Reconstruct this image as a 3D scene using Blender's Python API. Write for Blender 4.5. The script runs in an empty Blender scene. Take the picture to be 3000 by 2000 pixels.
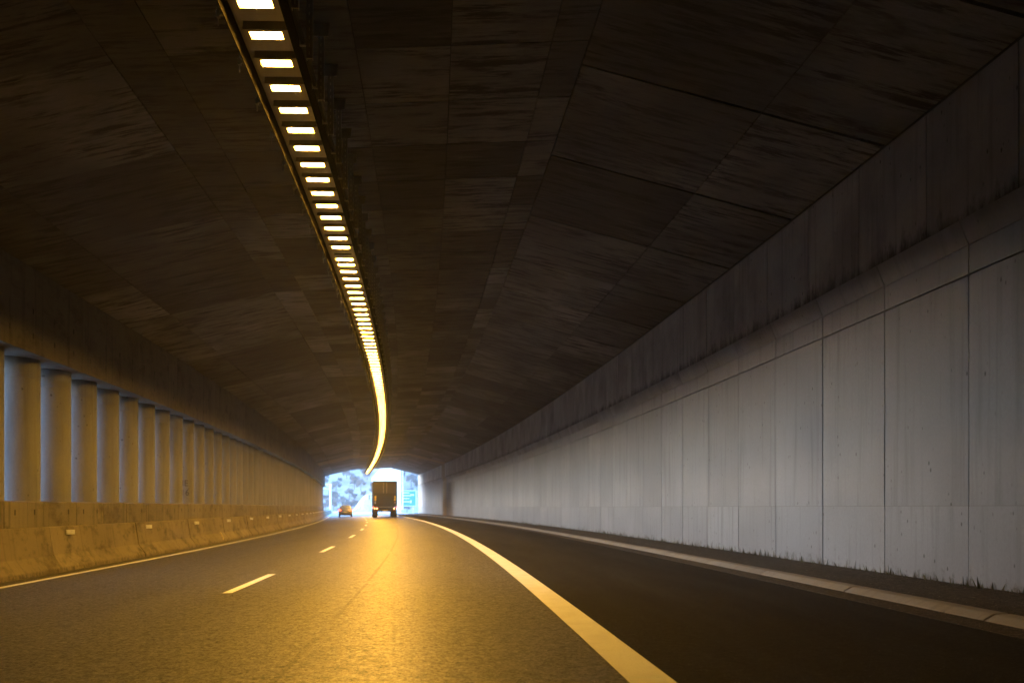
import bpy, bmesh, math, random
from math import sin, cos, pi, radians, floor
from mathutils import Matrix, Vector
random.seed(7)
sc = bpy.context.scene
COL = sc.collection

# ---------------------------------------------------------------- camera, sky, sun, exposure
F_PX, XV, Y0, CAM_H = 2133.0, 1324.6, 1485.0, 1.02          # measured on the 3000 px photograph
cd = bpy.data.cameras.new('camera'); cam = bpy.data.objects.new('camera', cd); COL.objects.link(cam)
cd.sensor_width = 36.0; cd.lens = 36.0 * F_PX / 3000.0
cd.shift_x = (1500 - XV) / 3000.0; cd.shift_y = (Y0 - 1000) / 3000.0
cd.clip_end = 6000; cd.clip_start = 0.05
cam.location = (0, 0, CAM_H); cam.rotation_euler = (pi / 2, 0, 0)
cd.dof.use_dof = True; cd.dof.focus_distance = 8.5; cd.dof.aperture_fstop = 1.8
sc.camera = cam

SUN_EL, SUN_AZ = radians(4.2), radians(13)                   # low, from the open side of the tunnel, a little ahead
w = bpy.data.worlds.new('World'); sc.world = w; w.use_nodes = True
wn = w.node_tree; wn.nodes.clear()
wo = wn.nodes.new('ShaderNodeOutputWorld'); wb = wn.nodes.new('ShaderNodeBackground')
sk = wn.nodes.new('ShaderNodeTexSky'); sk.sky_type = 'NISHITA'; sk.sun_disc = False
SUN_DIR = Vector((-cos(SUN_AZ) * cos(SUN_EL), sin(SUN_AZ) * cos(SUN_EL), sin(SUN_EL)))     # towards the sun
sk.sun_elevation = SUN_EL; sk.sun_rotation = math.atan2(SUN_DIR.x, SUN_DIR.y); sk.dust_density = 0.5; sk.air_density = 0.75; sk.ozone_density = 3.0
wb.inputs['Strength'].default_value = 0.15
wn.links.new(sk.outputs[0], wb.inputs[0]); wn.links.new(wb.outputs[0], wo.inputs[0])
sl = bpy.data.lights.new('sun', 'SUN'); sl.energy = 0.75; sl.angle = radians(30); sl.color = (0.66, 0.84, 1.0)
so = bpy.data.objects.new('sun', sl); COL.objects.link(so)
so.rotation_mode = 'QUATERNION'; so.rotation_quaternion = SUN_DIR.to_track_quat('Z', 'Y')
sc.view_settings.view_transform = 'Standard'; sc.view_settings.look = 'None'
sc.view_settings.exposure = 4.9; sc.view_settings.gamma = 1.0; sc.view_settings.use_curve_mapping = False
cy = sc.cycles
sc.render.engine = 'CYCLES'
cy.use_denoising = True; cy.max_bounces = 8; cy.diffuse_bounces = 5; cy.glossy_bounces = 3
cy.sample_clamp_indirect = 6.0; cy.caustics_reflective = False; cy.caustics_refractive = False
LAMP = 19.5                                                   # radiance of a lit lens

# ---------------------------------------------------------------- the road's line in plan
K0, K1 = 0.0027669, -2.5701e-5
S1 = -K0 / K1
def kap(s): return K0 if s < 0 else max(0.0, K0 + K1 * s)
DS = 0.25; TAB = {}
def _tab():
    for sgn in (1, -1):
        x = y = th = 0.0
        for i in range(0, int(620 / DS) + 1):
            s = sgn * i * DS
            TAB[sgn * i] = (x, y, th)
            k = kap(s + sgn * DS / 2); thm = th + sgn * k * DS / 2
            x += -sin(thm) * DS * sgn; y += cos(thm) * DS * sgn; th += sgn * k * DS
_tab()
def path(s):
    q = s / DS; i = int(floor(q)); f = q - i
    a, b = TAB[i], TAB[i + 1]
    return tuple(a[j] * (1 - f) + b[j] * f for j in range(3))
def pt(s, X, z=0.0):
    x, y, th = path(s)
    return Vector((x + X * cos(th), y + X * sin(th), z))
def frame(s, X=0.0, z=0.0, rz=0.0):
    th = path(s)[2]
    return Matrix.Translation(pt(s, X, z)) @ Matrix.Rotation(th + rz, 4, 'Z')
def road_z(X): return 0.036 * min(0.0, X - 1.2)

# ---------------------------------------------------------------- material helpers
class MT:
    def __init__(s, name):
        s.m = bpy.data.materials.new(name); s.m.use_nodes = True
        s.t = s.m.node_tree; s.b = s.t.nodes['Principled BSDF']
    def n(s, typ, **kw):
        nd = s.t.nodes.new(typ)
        for k, v in kw.items(): setattr(nd, k, v)
        return nd
    def put(s, sock, v):
        if hasattr(v, 'is_output') or hasattr(v, 'links'): s.t.links.new(v, sock)
        else: sock.default_value = v
    def obj(s):
        return s.n('ShaderNodeTexCoord').outputs['Object']
    def rnd(s):
        a = s.n('ShaderNodeAttribute', attribute_name='rnd').outputs['Fac']
        o = s.n('ShaderNodeObjectInfo').outputs['Random']
        return s.ma('FRACT', s.ma('ADD', a, o))
    def ma(s, op, a, b=None, c=None):
        nd = s.n('ShaderNodeMath', operation=op); s.put(nd.inputs[0], a)
        if b is not None: s.put(nd.inputs[1], b)
        if c is not None: s.put(nd.inputs[2], c)
        return nd.outputs[0]
    def scl(s, vec, xyz):
        nd = s.n('ShaderNodeMapping'); s.put(nd.inputs['Vector'], vec); nd.inputs['Scale'].default_value = xyz
        return nd.outputs[0]
    def noise(s, vec, scale=1.0, det=4.0, rough=0.6, w=None):
        nd = s.n('ShaderNodeTexNoise', noise_dimensions='4D' if w is not None else '3D')
        s.put(nd.inputs['Vector'], vec); nd.inputs['Scale'].default_value = scale
        nd.inputs['Detail'].default_value = det; nd.inputs['Roughness'].default_value = rough
        if w is not None: s.put(nd.inputs['W'], w)
        return nd.outputs['Fac']
    def ramp(s, fac, lo, hi, a=0.0, b=1.0):
        nd = s.n('ShaderNodeMapRange'); s.put(nd.inputs[0], fac)
        for i, v in enumerate((lo, hi, a, b)): s.put(nd.inputs[i + 1], v)
        return nd.outputs[0]
    def mix(s, fac, a, b, mode='MIX'):
        nd = s.n('ShaderNodeMix', data_type='RGBA', blend_type=mode)
        s.put(nd.inputs[0], fac)
        s.put(nd.inputs[6], a if not isinstance(a, tuple) else (*a, 1)); s.put(nd.inputs[7], b if not isinstance(b, tuple) else (*b, 1))
        return nd.outputs[2]
    def sep(s, vec):
        nd = s.n('ShaderNodeSeparateXYZ'); s.put(nd.inputs[0], vec); return nd.outputs
    def bump(s, h, strength=0.3, dist=0.01):
        nd = s.n('ShaderNodeBump'); s.put(nd.inputs['Height'], h)
        nd.inputs['Strength'].default_value = strength; nd.inputs['Distance'].default_value = dist
        s.t.links.new(nd.outputs[0], s.b.inputs['Normal'])
    def col(s, v): s.put(s.b.inputs['Base Color'], v if not isinstance(v, tuple) else (*v, 1))
    def rough(s, v): s.put(s.b.inputs['Roughness'], v)
    def spec(s, v): s.b.inputs['Specular IOR Level'].default_value = v
    def metal(s, v): s.b.inputs['Metallic'].default_value = v

MATS = {}
def plain(name, c, r=0.6, met=0.0, spec=0.5, var=0.12, scale=6.0):
    if name in MATS: return MATS[name]
    m = MT(name); o = m.obj(); n = m.noise(o, scale, 5, 0.65, w=m.ma('MULTIPLY', m.rnd(), 30.0))
    m.col(m.mix(m.ramp(n, 0.35, 0.7), tuple(x * (1 - var) for x in c), tuple(min(1, x * (1 + var)) for x in c)))
    m.rough(m.ramp(n, 0.3, 0.7, r * 0.85, min(1, r * 1.1))); m.metal(met); m.spec(spec)
    MATS[name] = m.m; return m.m

def mat_ceiling():
    m = MT('board_marked_concrete'); o = m.obj(); r = m.rnd(); W = m.ma('MULTIPLY', r, 60.0)
    st = m.noise(m.scl(o, (1.2, 12.0, 1.2)), 1.0, 8, 0.74, w=W)         # streaks run across the road with the boards
    st2 = m.noise(m.scl(o, (0.9, 3.2, 0.9)), 1.0, 4, 0.6, w=m.ma('ADD', W, 11.0))
    fine = m.noise(m.scl(o, (8.0, 60.0, 8.0)), 1.0, 4, 0.7, w=W)
    big = m.noise(m.scl(o, (0.5, 0.35, 0.5)), 1.0, 3, 0.5, w=m.ma('ADD', W, 31.0))
    base = m.mix(r, (0.105, 0.098, 0.093), (0.30, 0.29, 0.282))
    dark = m.ma('MULTIPLY', m.ramp(st, 0.47, 0.55), m.ramp(st2, 0.40, 0.56))
    c = m.mix(m.ma('MULTIPLY', dark, 0.88), base, (0.036, 0.030, 0.025))
    c = m.mix(m.ramp(st, 0.32, 0.44, 0.45, 0.0), c, (0.33, 0.31, 0.285))
    c = m.mix(m.ramp(big, 0.40, 0.62, 0.0, 0.6), c, (0.070, 0.060, 0.052))
    c = m.mix(m.ramp(fine, 0.35, 0.7, 0.0, 0.30), c, (0.07, 0.06, 0.05))
    m.col(c); m.rough(0.86); m.spec(0.25)
    m.bump(m.ma('ADD', st, m.ma('MULTIPLY', fine, 0.4)), 0.45, 0.012)
    return m.m

def mat_wall(name, base_a, base_b, mould, low_dirt=False, pits=True, dz=(0.08, 0.50), holes=None, grime=0.0, streak=0.5):
    m = MT(name); o = m.obj(); r = m.rnd(); W = m.ma('MULTIPLY', r, 60.0); xyz = m.sep(o)
    big = m.noise(m.scl(o, (1, 0.6, 0.5)), 1.0, 4, 0.55, w=W)
    vert = m.noise(m.scl(o, (1, 9.0, 0.35)), 1.0, 5, 0.6, w=W)
    fine = m.noise(m.scl(o, (30, 40.0, 22)), 1.0, 3, 0.6, w=W)
    c = m.mix(m.ramp(big, 0.3, 0.7), base_a, base_b)
    c = m.mix(m.ramp(r, 0, 1, 0.0, 0.30), c, tuple(x * 0.72 for x in base_a))
    c = m.mix(m.ramp(vert, 0.52, 0.72, 0.0, streak), c, tuple(x * 0.42 for x in base_a))
    c = m.mix(m.ramp(fine, 0.35, 0.75, 0.0, 0.22), c, tuple(x * 0.55 for x in base_a))
    hgt = fine
    if pits:
        v = m.n('ShaderNodeTexVoronoi', voronoi_dimensions='4D'); m.put(v.inputs['Vector'], m.scl(o, (4, 15.0, 7.0))); m.put(v.inputs['W'], W)
        v.inputs['Scale'].default_value = 1.0
        pm = m.ma('MULTIPLY', m.ramp(v.outputs['Distance'], 0.24, 0.14), m.ramp(m.noise(m.scl(o, (1, 2.2, 2.2)), 1.0, 2, 0.5, w=W), 0.46, 0.56))
        c = m.mix(m.ma('MULTIPLY', pm, 0.8), c, (0.06, 0.055, 0.05))
        hgt = m.ma('SUBTRACT', fine, pm)
    if grime:
        gm = m.noise(m.scl(o, (1, 1.6, 2.2)), 1.0, 6, 0.72, w=m.ma('ADD', W, 7.0))
        c = m.mix(m.ramp(gm, 0.50, 0.64, 0.0, grime), c, tuple(x * 0.28 for x in base_a))
    if mould is not None:                                        # black growth rising off a ledge / hanging under an edge
        z0, z1 = mould
        spk = m.noise(m.scl(o, (1, 5.0, 1.3)), 1.0, 6, 0.75, w=W)
        zz = m.ramp(xyz[2], z0, z1, 1.0, 0.0)
        mk = m.ramp(m.ma('ADD', m.ma('MULTIPLY', m.ma('POWER', zz, 2.0), 0.40), spk), 0.70, 0.92, 0.0, 0.85)
        c = m.mix(mk, c, (0.030, 0.027, 0.024))
        wide = m.ramp(m.noise(m.scl(o, (1, 0.8, 0.6)), 1.0, 4, 0.6, w=W), 0.42, 0.68, 0.0, 0.55)
        c = m.mix(wide, c, (0.10, 0.092, 0.085))
    if low_dirt:
        spk = m.noise(m.scl(o, (1, 12.0, 5.0)), 1.0, 5, 0.7, w=W)
        zz = m.ramp(xyz[2], dz[0], dz[1], 1.0, 0.0)
        c = m.mix(m.ramp(m.ma('ADD', m.ma('MULTIPLY', zz, 0.38), spk), 0.80, 0.93, 0.0, 0.8), c, (0.07, 0.06, 0.048))
    if holes is not None:                                        # form-tie holes with rust runs under them
        pitch, hz_ = holes
        yy = m.ma('SUBTRACT', m.ma('FRACT', m.ma('DIVIDE', xyz[1], pitch)), 0.5)
        for h0 in hz_:
            dy = m.ma('MULTIPLY', m.ma('ABSOLUTE', yy), pitch); dzz = m.ma('ABSOLUTE', m.ma('SUBTRACT', xyz[2], h0))
            d = m.ma('MAXIMUM', m.ma('DIVIDE', dy, 0.026), m.ma('DIVIDE', dzz, 0.055))
            c = m.mix(m.ma('MULTIPLY', m.ramp(d, 1.1, 0.8, 0.0, 0.9), m.ramp(m.noise(m.scl(o, (1, 0.9, 0.9)), 1.0, 2, 0.5, w=W), 0.40, 0.52)), c, (0.012, 0.011, 0.010))
            run = m.ma('MULTIPLY', m.ramp(dy, 0.035, 0.012), m.ma('MULTIPLY', m.ramp(xyz[2], h0 - 0.5, h0), m.ramp(xyz[2], h0 + .02, h0)))
            c = m.mix(m.ma('MULTIPLY', run, m.ramp(vert, 0.35, 0.6, 0.0, 0.6)), c, (0.05, 0.042, 0.035))
    m.col(c); m.rough(0.85); m.spec(0.3); m.bump(hgt, 0.25, 0.006)
    return m.m

def mat_asphalt(name, a, b, r0, r1, spec, bump, polish=None):
    m = MT(name); o = m.obj()
    g = m.noise(o, 40.0, 4, 0.85); g2 = m.noise(o, 19.0, 4, 0.75)
    patch = m.noise(m.scl(o, (1.1, 0.16, 1)), 1.0, 5, 0.6)
    c = m.mix(m.ramp(g, 0.42, 0.60), a, b)
    c = m.mix(m.ramp(patch, 0.35, 0.7, 0.0, 0.5), c, tuple(x * 0.62 for x in a))
    v = m.n('ShaderNodeTexVoronoi'); m.put(v.inputs['Vector'], o); v.inputs['Scale'].default_value = 48.0
    c = m.mix(m.ma('MULTIPLY', m.ramp(v.outputs['Distance'], 0.34, 0.2), m.ramp(g2, 0.50, 0.60)), c, tuple(min(1, x * 3.5) for x in b))
    mid = m.noise(o, 14.0, 5, 0.8); c = m.mix(m.ramp(mid, 0.44, 0.58, 0.55, 0.0), c, tuple(x * 0.45 for x in a))
    m.col(c)
    m.rough(m.ma('ADD', m.ramp(patch, 0.3, 0.7, r0, r1), m.ramp(g2, 0.3, 0.7, -0.05, 0.06))); m.spec(spec)
    g3 = m.noise(o, 13.0, 5, 0.8)
    if polish:                                                   # worn stone faces shine, the bitumen between them does not
        sp = m.noise(o, 11.0, 5, 0.85)
        mk = m.ma('MULTIPLY', m.ramp(g, 0.36, 0.52, 0.22, 1.0), m.ramp(g2, 0.32, 0.54, 0.40, 1.0))
        mk = m.ma('MULTIPLY', mk, m.ramp(sp, 0.32, 0.56, 0.50, 1.0))
        m.put(m.b.inputs['Coat Weight'], m.ma('MULTIPLY', mk, polish[0])); m.put(m.b.inputs['Coat Roughness'], polish[1])
        m.put(m.b.inputs['Coat IOR'], 2.3)
    m.bump(m.ma('ADD', m.ma('ADD', g, m.ma('MULTIPLY', g2, 1.6)), m.ma('MULTIPLY', g3, 1.5)), bump, 0.022)
    return m.m

def mat_paint():
    m = MT('worn_road_paint'); o = m.obj()
    n = m.noise(o, 60.0, 5, 0.75); p = m.noise(o, 3.0, 4, 0.6)
    c = m.mix(m.ramp(n, 0.56, 0.72, 0.0, 0.75), (0.80, 0.83, 0.88), (0.30, 0.30, 0.30))
    m.col(m.mix(m.ramp(p, 0.4, 0.7, 0, 0.3), c, (0.48, 0.48, 0.49))); m.rough(0.62); m.bump(n, 0.3, 0.004)
    return m.m

def mat_emit(name, core, edge, strength, edge_strength, hx, hy):
    m = MT(name); o = m.obj(); xyz = m.sep(o)
    ax = m.ramp(m.ma('ABSOLUTE', xyz[0]), hx * 0.82, hx * 0.97); ay = m.ramp(m.ma('ABSOLUTE', xyz[1]), hy * 0.72, hy * 0.95)
    e = m.ma('MAXIMUM', ax, ay)
    m.col((0.02, 0.02, 0.02))
    m.put(m.b.inputs['Emission Color'], m.mix(e, core, edge))
    m.put(m.b.inputs['Emission Strength'], m.ramp(e, 0, 1, strength, edge_strength))
    return m.m

M_CEIL = mat_ceiling()
M_WALL = mat_wall('pale_wall_concrete', (0.202, 0.199, 0.212), (0.255, 0.251, 0.265), None, low_dirt=True, streak=0.42)
M_CAP = mat_wall('pale_cap_concrete', (0.25, 0.245, 0.25), (0.33, 0.325, 0.33), (3.3, 3.5), pits=True, streak=0.30)
M_UPPER = mat_wall('stained_upper_concrete', (0.33, 0.312, 0.30), (0.44, 0.42, 0.405), (4.34, 5.0), streak=0.6)
M_BACK = plain('joint_filler', (0.045, 0.042, 0.04), 0.9)
M_BEAM = mat_wall('beam_concrete', (0.12, 0.110, 0.10), (0.18, 0.166, 0.152), None, streak=0.7, grime=0.5, holes=(0.84, (4.38, 4.86)))
M_COLM = mat_wall('column_concrete', (0.185, 0.184, 0.187), (0.26, 0.259, 0.263), None, streak=0.45)
M_BARR = mat_wall('barrier_concrete', (0.165, 0.142, 0.112), (0.26, 0.23, 0.185), None, low_dirt=True, dz=(-0.34, 0.10), streak=0.45, grime=0.75)
M_PLIN = mat_wall('plinth_concrete', (0.15, 0.134, 0.112), (0.235, 0.213, 0.18), None, streak=0.8, grime=0.6, holes=(0.72, (0.92,)))
M_KERB = mat_wall('kerb_concrete', (0.17, 0.16, 0.15), (0.26, 0.247, 0.232), None, streak=0.4)
M_OCHRE = mat_wall('ochre_tinted_concrete', (0.25, 0.20, 0.13), (0.30, 0.245, 0.165), None, pits=False, streak=0.3)  # ochre tone for one crosswise band of wall and ceiling panels
M_LANE = mat_asphalt('polished_asphalt', (0.008, 0.0076, 0.007), (0.095, 0.089, 0.080), 0.55, 0.65, 0.35, 1.0, (1.0, 0.43))
M_SHLD = mat_asphalt('coarse_asphalt', (0.008, 0.0077, 0.0075), (0.030, 0.029, 0.028), 0.75, 0.88, 0.2, 0.8)
M_VERGE = mat_asphalt('dusty_verge', (0.055, 0.050, 0.044), (0.12, 0.11, 0.097), 0.85, 0.95, 0.2, 0.8)
M_MARK = mat_paint()
M_STEEL = plain('galvanised_steel', (0.34, 0.33, 0.31), 0.55, 0.6, 0.5, 0.2)
M_RAIL = plain('dark_painted_rail', (0.014, 0.013, 0.012), 1.0, 0.0, 0.0)
M_HOUS = plain('lamp_housing_paint', (0.36, 0.33, 0.28), 0.45, 0.1)
HX, HY = 0.168, 0.056
AMB = (1.0, 0.50, 0.055)
M_LENS = mat_emit('sodium_lens', AMB, (1.0, 0.46, 0.06), LAMP, 1.2, HX, HY)
M_LENSOFF = plain('dark_lens', (0.10, 0.085, 0.06), 0.15)
M_RUBBER = plain('tyre_rubber', (0.02, 0.02, 0.02), 0.8)
M_TRACK = mat_asphalt('rubbed_asphalt', (0.007, 0.0066, 0.006), (0.085, 0.080, 0.072), 0.56, 0.66, 0.33, 1.0, (0.80, 0.44))
M_GRASS = plain('dry_weeds', (0.07, 0.065, 0.03), 0.9)
M_LEAF = plain('foliage', (0.115, 0.12, 0.115), 0.75, 0, 0.3, 0.5, 3)
M_LEAF2 = plain('dull_foliage', (0.12, 0.12, 0.11), 0.75, 0, 0.3, 0.5, 3)
M_BARK = plain('bark', (0.10, 0.075, 0.055), 0.9)
M_SOIL = plain('hill_soil', (0.40, 0.385, 0.40), 0.95, 0, 0.2, 0.5, 0.08)
M_FIELD = plain('dry_grassland', (0.46, 0.45, 0.40), 0.95, 0, 0.2, 0.3, 0.3)
M_ROCK = plain('pale_rock', (0.50, 0.48, 0.45), 0.9, 0, 0.3, 0.25, 0.8)
M_WHITE = plain('white_paint', (0.78, 0.78, 0.77), 0.5)
M_POLE = plain('pale_grey_pole', (0.62, 0.63, 0.64), 0.5)
M_SIGN = plain('sign_green', (0.02, 0.27, 0.24), 0.5)
M_YELLOW = plain('sign_yellow', (0.75, 0.52, 0.08), 0.5)
M_GLASS = plain('dark_glass', (0.02, 0.022, 0.025), 0.08)
M_ROOF = plain('roof_tile', (0.35, 0.16, 0.10), 0.8)

# ---------------------------------------------------------------- mesh helpers
def link(o, parent=None):
    COL.objects.link(o)
    if parent is not None: o.parent = parent
    return o
def tag(o, label, cat, group=None):
    o['label'] = label; o['category'] = cat
    if group: o['group'] = group
    return o
def struct(o): o['kind'] = 'structure'; return o
def mesh(name, vs, fs, mat, smooth=False, uv=None):
    me = bpy.data.meshes.new(name); me.from_pydata([tuple(v) for v in vs], [], fs); me.update()
    me.materials.append(mat)
    if smooth: me.polygons.foreach_set('use_smooth', [True] * len(me.polygons))
    return me
def new(name, me, parent=None, mw=None, sy=1.0):
    o = bpy.data.objects.new(name, me); link(o, parent)
    if mw is not None:
        o.matrix_world = mw @ Matrix.Diagonal((1, sy, 1, 1)) if sy != 1.0 else mw
    return o
def sweep_geo(prof, ss, closed=True, caps=True, off=0):
    vs, fs = [], []; n = len(prof)
    for s in ss:
        for (X, z) in prof: vs.append(pt(s, X, z))
    m = n if closed else n - 1
    for i in range(len(ss) - 1):
        for j in range(m):
            a, b = i * n + j, i * n + (j + 1) % n
            fs.append((off + a, off + b, off + b + n, off + a + n))
    if closed and caps:
        fs.append(tuple(off + j for j in range(n - 1, -1, -1))); e = (len(ss) - 1) * n
        fs.append(tuple(off + e + j for j in range(n)))
    return vs, fs
def steps(a, b, d):
    n = max(1, int(math.ceil((b - a) / d))); return [a + (b - a) * i / n for i in range(n + 1)]
def fixn(me):
    bm = bmesh.new(); bm.from_mesh(me); bmesh.ops.recalc_face_normals(bm, faces=bm.faces); bm.to_mesh(me); bm.free()
def sweep(name, prof, s0, s1, d, mat, closed=True, parent=None, smooth=False):
    vs, fs = sweep_geo(prof, steps(s0, s1, d), closed)
    me = mesh(name, vs, fs, mat, smooth)
    if closed: fixn(me)
    return new(name, me, parent)
def prism_me(name, prof, L, mat, bev=0.0):
    """closed profile (X,z) pulled along local y, length L"""
    n = len(prof); vs = [(x, -L / 2, z) for x, z in prof] + [(x, L / 2, z) for x, z in prof]
    fs = [(j, (j + 1) % n, n + (j + 1) % n, n + j) for j in range(n)] + [tuple(range(n - 1, -1, -1)), tuple(range(n, 2 * n))]
    me = mesh(name, vs, fs, mat)
    bm = bmesh.new(); bm.from_mesh(me)
    if bev: bmesh.ops.bevel(bm, geom=list(bm.edges), offset=bev, segments=1, affect='EDGES')
    bmesh.ops.recalc_face_normals(bm, faces=bm.faces); bm.to_mesh(me); bm.free()
    return me
class B:
    """collects boxes / tubes into one mesh"""
    def __init__(s): s.v = []; s.f = []
    def box(s, x0, x1, y0, y1, z0, z1, m=None):
        o = len(s.v)
        for z in (z0, z1):
            for x, y in ((x0, y0), (x1, y0), (x1, y1), (x0, y1)):
                p = Vector((x, y, z)); s.v.append(m @ p if m else p)
        s.f += [tuple(o + i for i in q) for q in ((3, 2, 1, 0), (4, 5, 6, 7), (0, 1, 5, 4), (1, 2, 6, 5), (2, 3, 7, 6), (3, 0, 4, 7))]
        return s
    def tube(s, pts, rad, n=8):
        o = len(s.v); pts = [Vector(p) for p in pts]
        rad = rad if isinstance(rad, (list, tuple)) else [rad] * len(pts)
        for i, p in enumerate(pts):
            d = (pts[min(i + 1, len(pts) - 1)] - pts[max(i - 1, 0)]).normalized()
            u = d.orthogonal().normalized(); v = d.cross(u)
            for k in range(n):
                a = 2 * pi * k / n; s.v.append(p + (u * cos(a) + v * sin(a)) * rad[i])
        for i in range(len(pts) - 1):
            for k in range(n):
                a, b = o + i * n + k, o + i * n + (k + 1) % n
                s.f.append((a, b, b + n, a + n))
        s.f.append(tuple(o + k for k in range(n - 1, -1, -1))); e = o + (len(pts) - 1) * n
        s.f.append(tuple(e + k for k in range(n)))
        return s
    def add(s, vs, fs):
        o = len(s.v); s.v += [Vector(v) for v in vs]; s.f += [tuple(o + i for i in f) for f in fs]; return s
    def me(s, name, mat, smooth=False):
        me = mesh(name, s.v, s.f, mat, smooth); fixn(me); return me
def rnd_attr(me, per):
    a = me.attributes.new('rnd', 'FLOAT', 'FACE')
    a.data.foreach_set('value', per)

SB = -85.0          # the tunnel goes on behind the camera
SE = 111.0          # mouth
# ---------------------------------------------------------------- ground and road
g = B().box(-350, 350, -300, 800, -3.0, -1.6)
struct(new('ground', g.me('ground', M_FIELD)))
road = struct(sweep('road', [(-8.35, road_z(-8.35)), (-2.9, road_z(-2.9)), (1.2, 0.0), (1.2, -1.5), (-8.35, -1.5)], SB, 113, 1.0, M_LANE))
struct(sweep('outer_road', [(-8.35, road_z(-8.35)), (-2.9, road_z(-2.9)), (1.2, 0.0), (5.6, 0.0), (5.6, -1.5), (-8.35, -1.5)], 113, 420, 1.5, plain('glare_pale_paving', (0.62, 0.615, 0.60), 0.8, 0, 0.3, 0.08, 2.0)))  # near-white colour stands in for the glare of daylight on the road outside
struct(sweep('shoulder_lane', [(1.2, 0.0), (4.46, 0.0), (4.46, -1.5), (1.2, -1.5)], SB, 113, 1.0, M_SHLD))
gut = struct(sweep('gutter', [(4.46, 0.004), (4.78, 0.012), (4.78, -1.5), (4.46, -1.5)], SB, 113, 1.0, M_VERGE))
struct(sweep('verge', [(4.98, 0.070), (6.15, 0.115), (6.15, -1.5), (4.98, -1.5)], SB, 113, 1.0, M_VERGE))
def strip(name, X0, X1, s0, s1, mat, dz=0.004, parent=road, d=1.0):
    return sweep(name, [(X0, road_z(X0) + dz), (X1, road_z(X1) + dz)], s0, s1, d, mat, closed=False, parent=parent)
o = strip('edge_line', 1.06, 1.33, SB, 400, M_MARK); o['label'] = 'wide white edge line beside the shoulder lane'
o = strip('edge_line', -7.31, -7.13, SB, 400, M_MARK); o['label'] = 'white edge line beside the concrete barriers'
P0 = 11.4                                     # first dash in view, 9.05 m period, 3 m long
for i in range(-2, 30):
    strip('lane_dash', -3.0, -2.86, P0 - 1.42 + 9.05 * i, P0 + 1.42 + 9.05 * i, M_MARK, d=0.75)
for a_, b_, dx_ in ((2, 6.2, 0), (6.9, 10.5, .012), (10.9, 17.5, .004), (18.2, 31, -.006), (33, 52, 0)):
    strip('tyre_mark', -1.125 + dx_, -1.075 + dx_, a_, b_, M_TRACK, 0.003)
kerb = struct(sweep('kerb', [(4.80, -0.2), (4.89, 0.05), (4.98, 0.05), (4.98, -0.2)], SB, 113, 1.0, M_BACK))
KP = [(4.78, 0.0), (4.79, 0.022), (4.87, 0.066), (4.90, 0.074), (5.02, 0.078), (5.02, 0.0)]
KL = 2.2; kme = prism_me('kerb_stone', KP, KL - 0.02, M_KERB, 0.006)
for i in range(26):
    s = 3.1 + KL * i
    new('kerb_stone', kme, kerb, frame(s) @ Matrix.Translation((random.uniform(-.006, .006), 0, random.uniform(-.004, .004))), 1 + kap(s) * 4.9)
far = B(); s = 3.1 + KL * 26 - KL / 2
vs, fs = sweep_geo(KP, steps(s, 113, 1.5)); far.add(vs, fs)
vs, fs = sweep_geo(KP, steps(SB, 3.1 - KL / 2, 1.5)); far.add(vs, fs)
o = new('kerb_run', far.me('kerb_run', M_KERB), kerb); o['kind'] = 'stuff'

# ---------------------------------------------------------------- right-hand wall
M_JOINT = plain('grey_joint', (0.13, 0.125, 0.12), 0.9)
wall = sweep('retaining_wall', [(6.15, -0.6), (6.15, 4.20), (6.05, 4.35), (6.05, 5.97), (7.2, 5.97), (7.2, -0.6)], SB, SE, 1.5, M_JOINT)
tag(wall, 'tall pale concrete retaining wall of tunnel rising above kerb', 'wall')
ROWS = [('wall_panel', [(6.10, 0.10), (6.10, 1.034), (6.19, 1.034), (6.19, 0.10)], 1.56, 8.33, M_WALL, 0.014),
        ('wall_panel', [(6.10, 1.04), (6.10, 3.712), (6.19, 3.712), (6.19, 1.04)], 1.56, 8.33, M_WALL, 0.014),
        ('wall_band', [(6.10, 3.73), (6.10, 4.065), (6.19, 4.065), (6.19, 3.73)], 1.56, 8.33, M_WALL, 0.014),
        ('wall_cap', [(6.10, 4.07), (5.985, 4.345), (6.12, 4.35), (6.19, 4.07)], 1.56, 8.33, M_CAP, 0.014),
        ('upper_panel', [(6.00, 4.352), (6.00, 5.89), (6.09, 5.93), (6.09, 4.352)], 1.41, 8.90, M_UPPER, 0.014)]
def rows(ROWS, owner, s_near, s_far, s_mid, Xc, ochre=None, jit=0.004):
    """pieces near enough to tell apart are objects, the far ones one joined part"""
    for name, prof, pitch, ph, mat, gap in ROWS:
        me = prism_me(name, prof, pitch - gap, mat); mew = prism_me(name, prof, pitch - gap * 2.2, mat); cn = 0
        k = int(math.floor((s_near - ph) / pitch)); s = ph + pitch * (k + .5)
        fb = B(); per = []; ob = B()
        while s < s_far:
            if s_near <= s < s_mid:
                cn += 1; new(name, mew if cn % 4 == 0 else me, owner, frame(s) @ Matrix.Translation((random.uniform(-jit, jit), 0, 0)), 1 + kap(s) * Xc)
            else:
                j = random.uniform(-jit, jit); L = pitch - gap
                vs, fs = sweep_geo([(x + j, z) for x, z in prof], [s - L / 2, s + L / 2])
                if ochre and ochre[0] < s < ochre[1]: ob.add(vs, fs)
                else: fb.add(vs, fs); per += [random.random()] * len(fs)
            s += pitch
        if fb.v:
            me2 = fb.me(name + '_run', mat); rnd_attr(me2, per)
            o = new(name + '_run', me2, owner); o['kind'] = 'stuff'
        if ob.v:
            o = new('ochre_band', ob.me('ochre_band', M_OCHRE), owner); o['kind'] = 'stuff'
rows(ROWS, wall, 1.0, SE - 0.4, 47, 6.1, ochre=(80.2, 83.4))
bk = []
for (nm, prof, p, ph, mt, gp) in ROWS:
    bk.append((nm, prof, p, ph, mt, gp))
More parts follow.
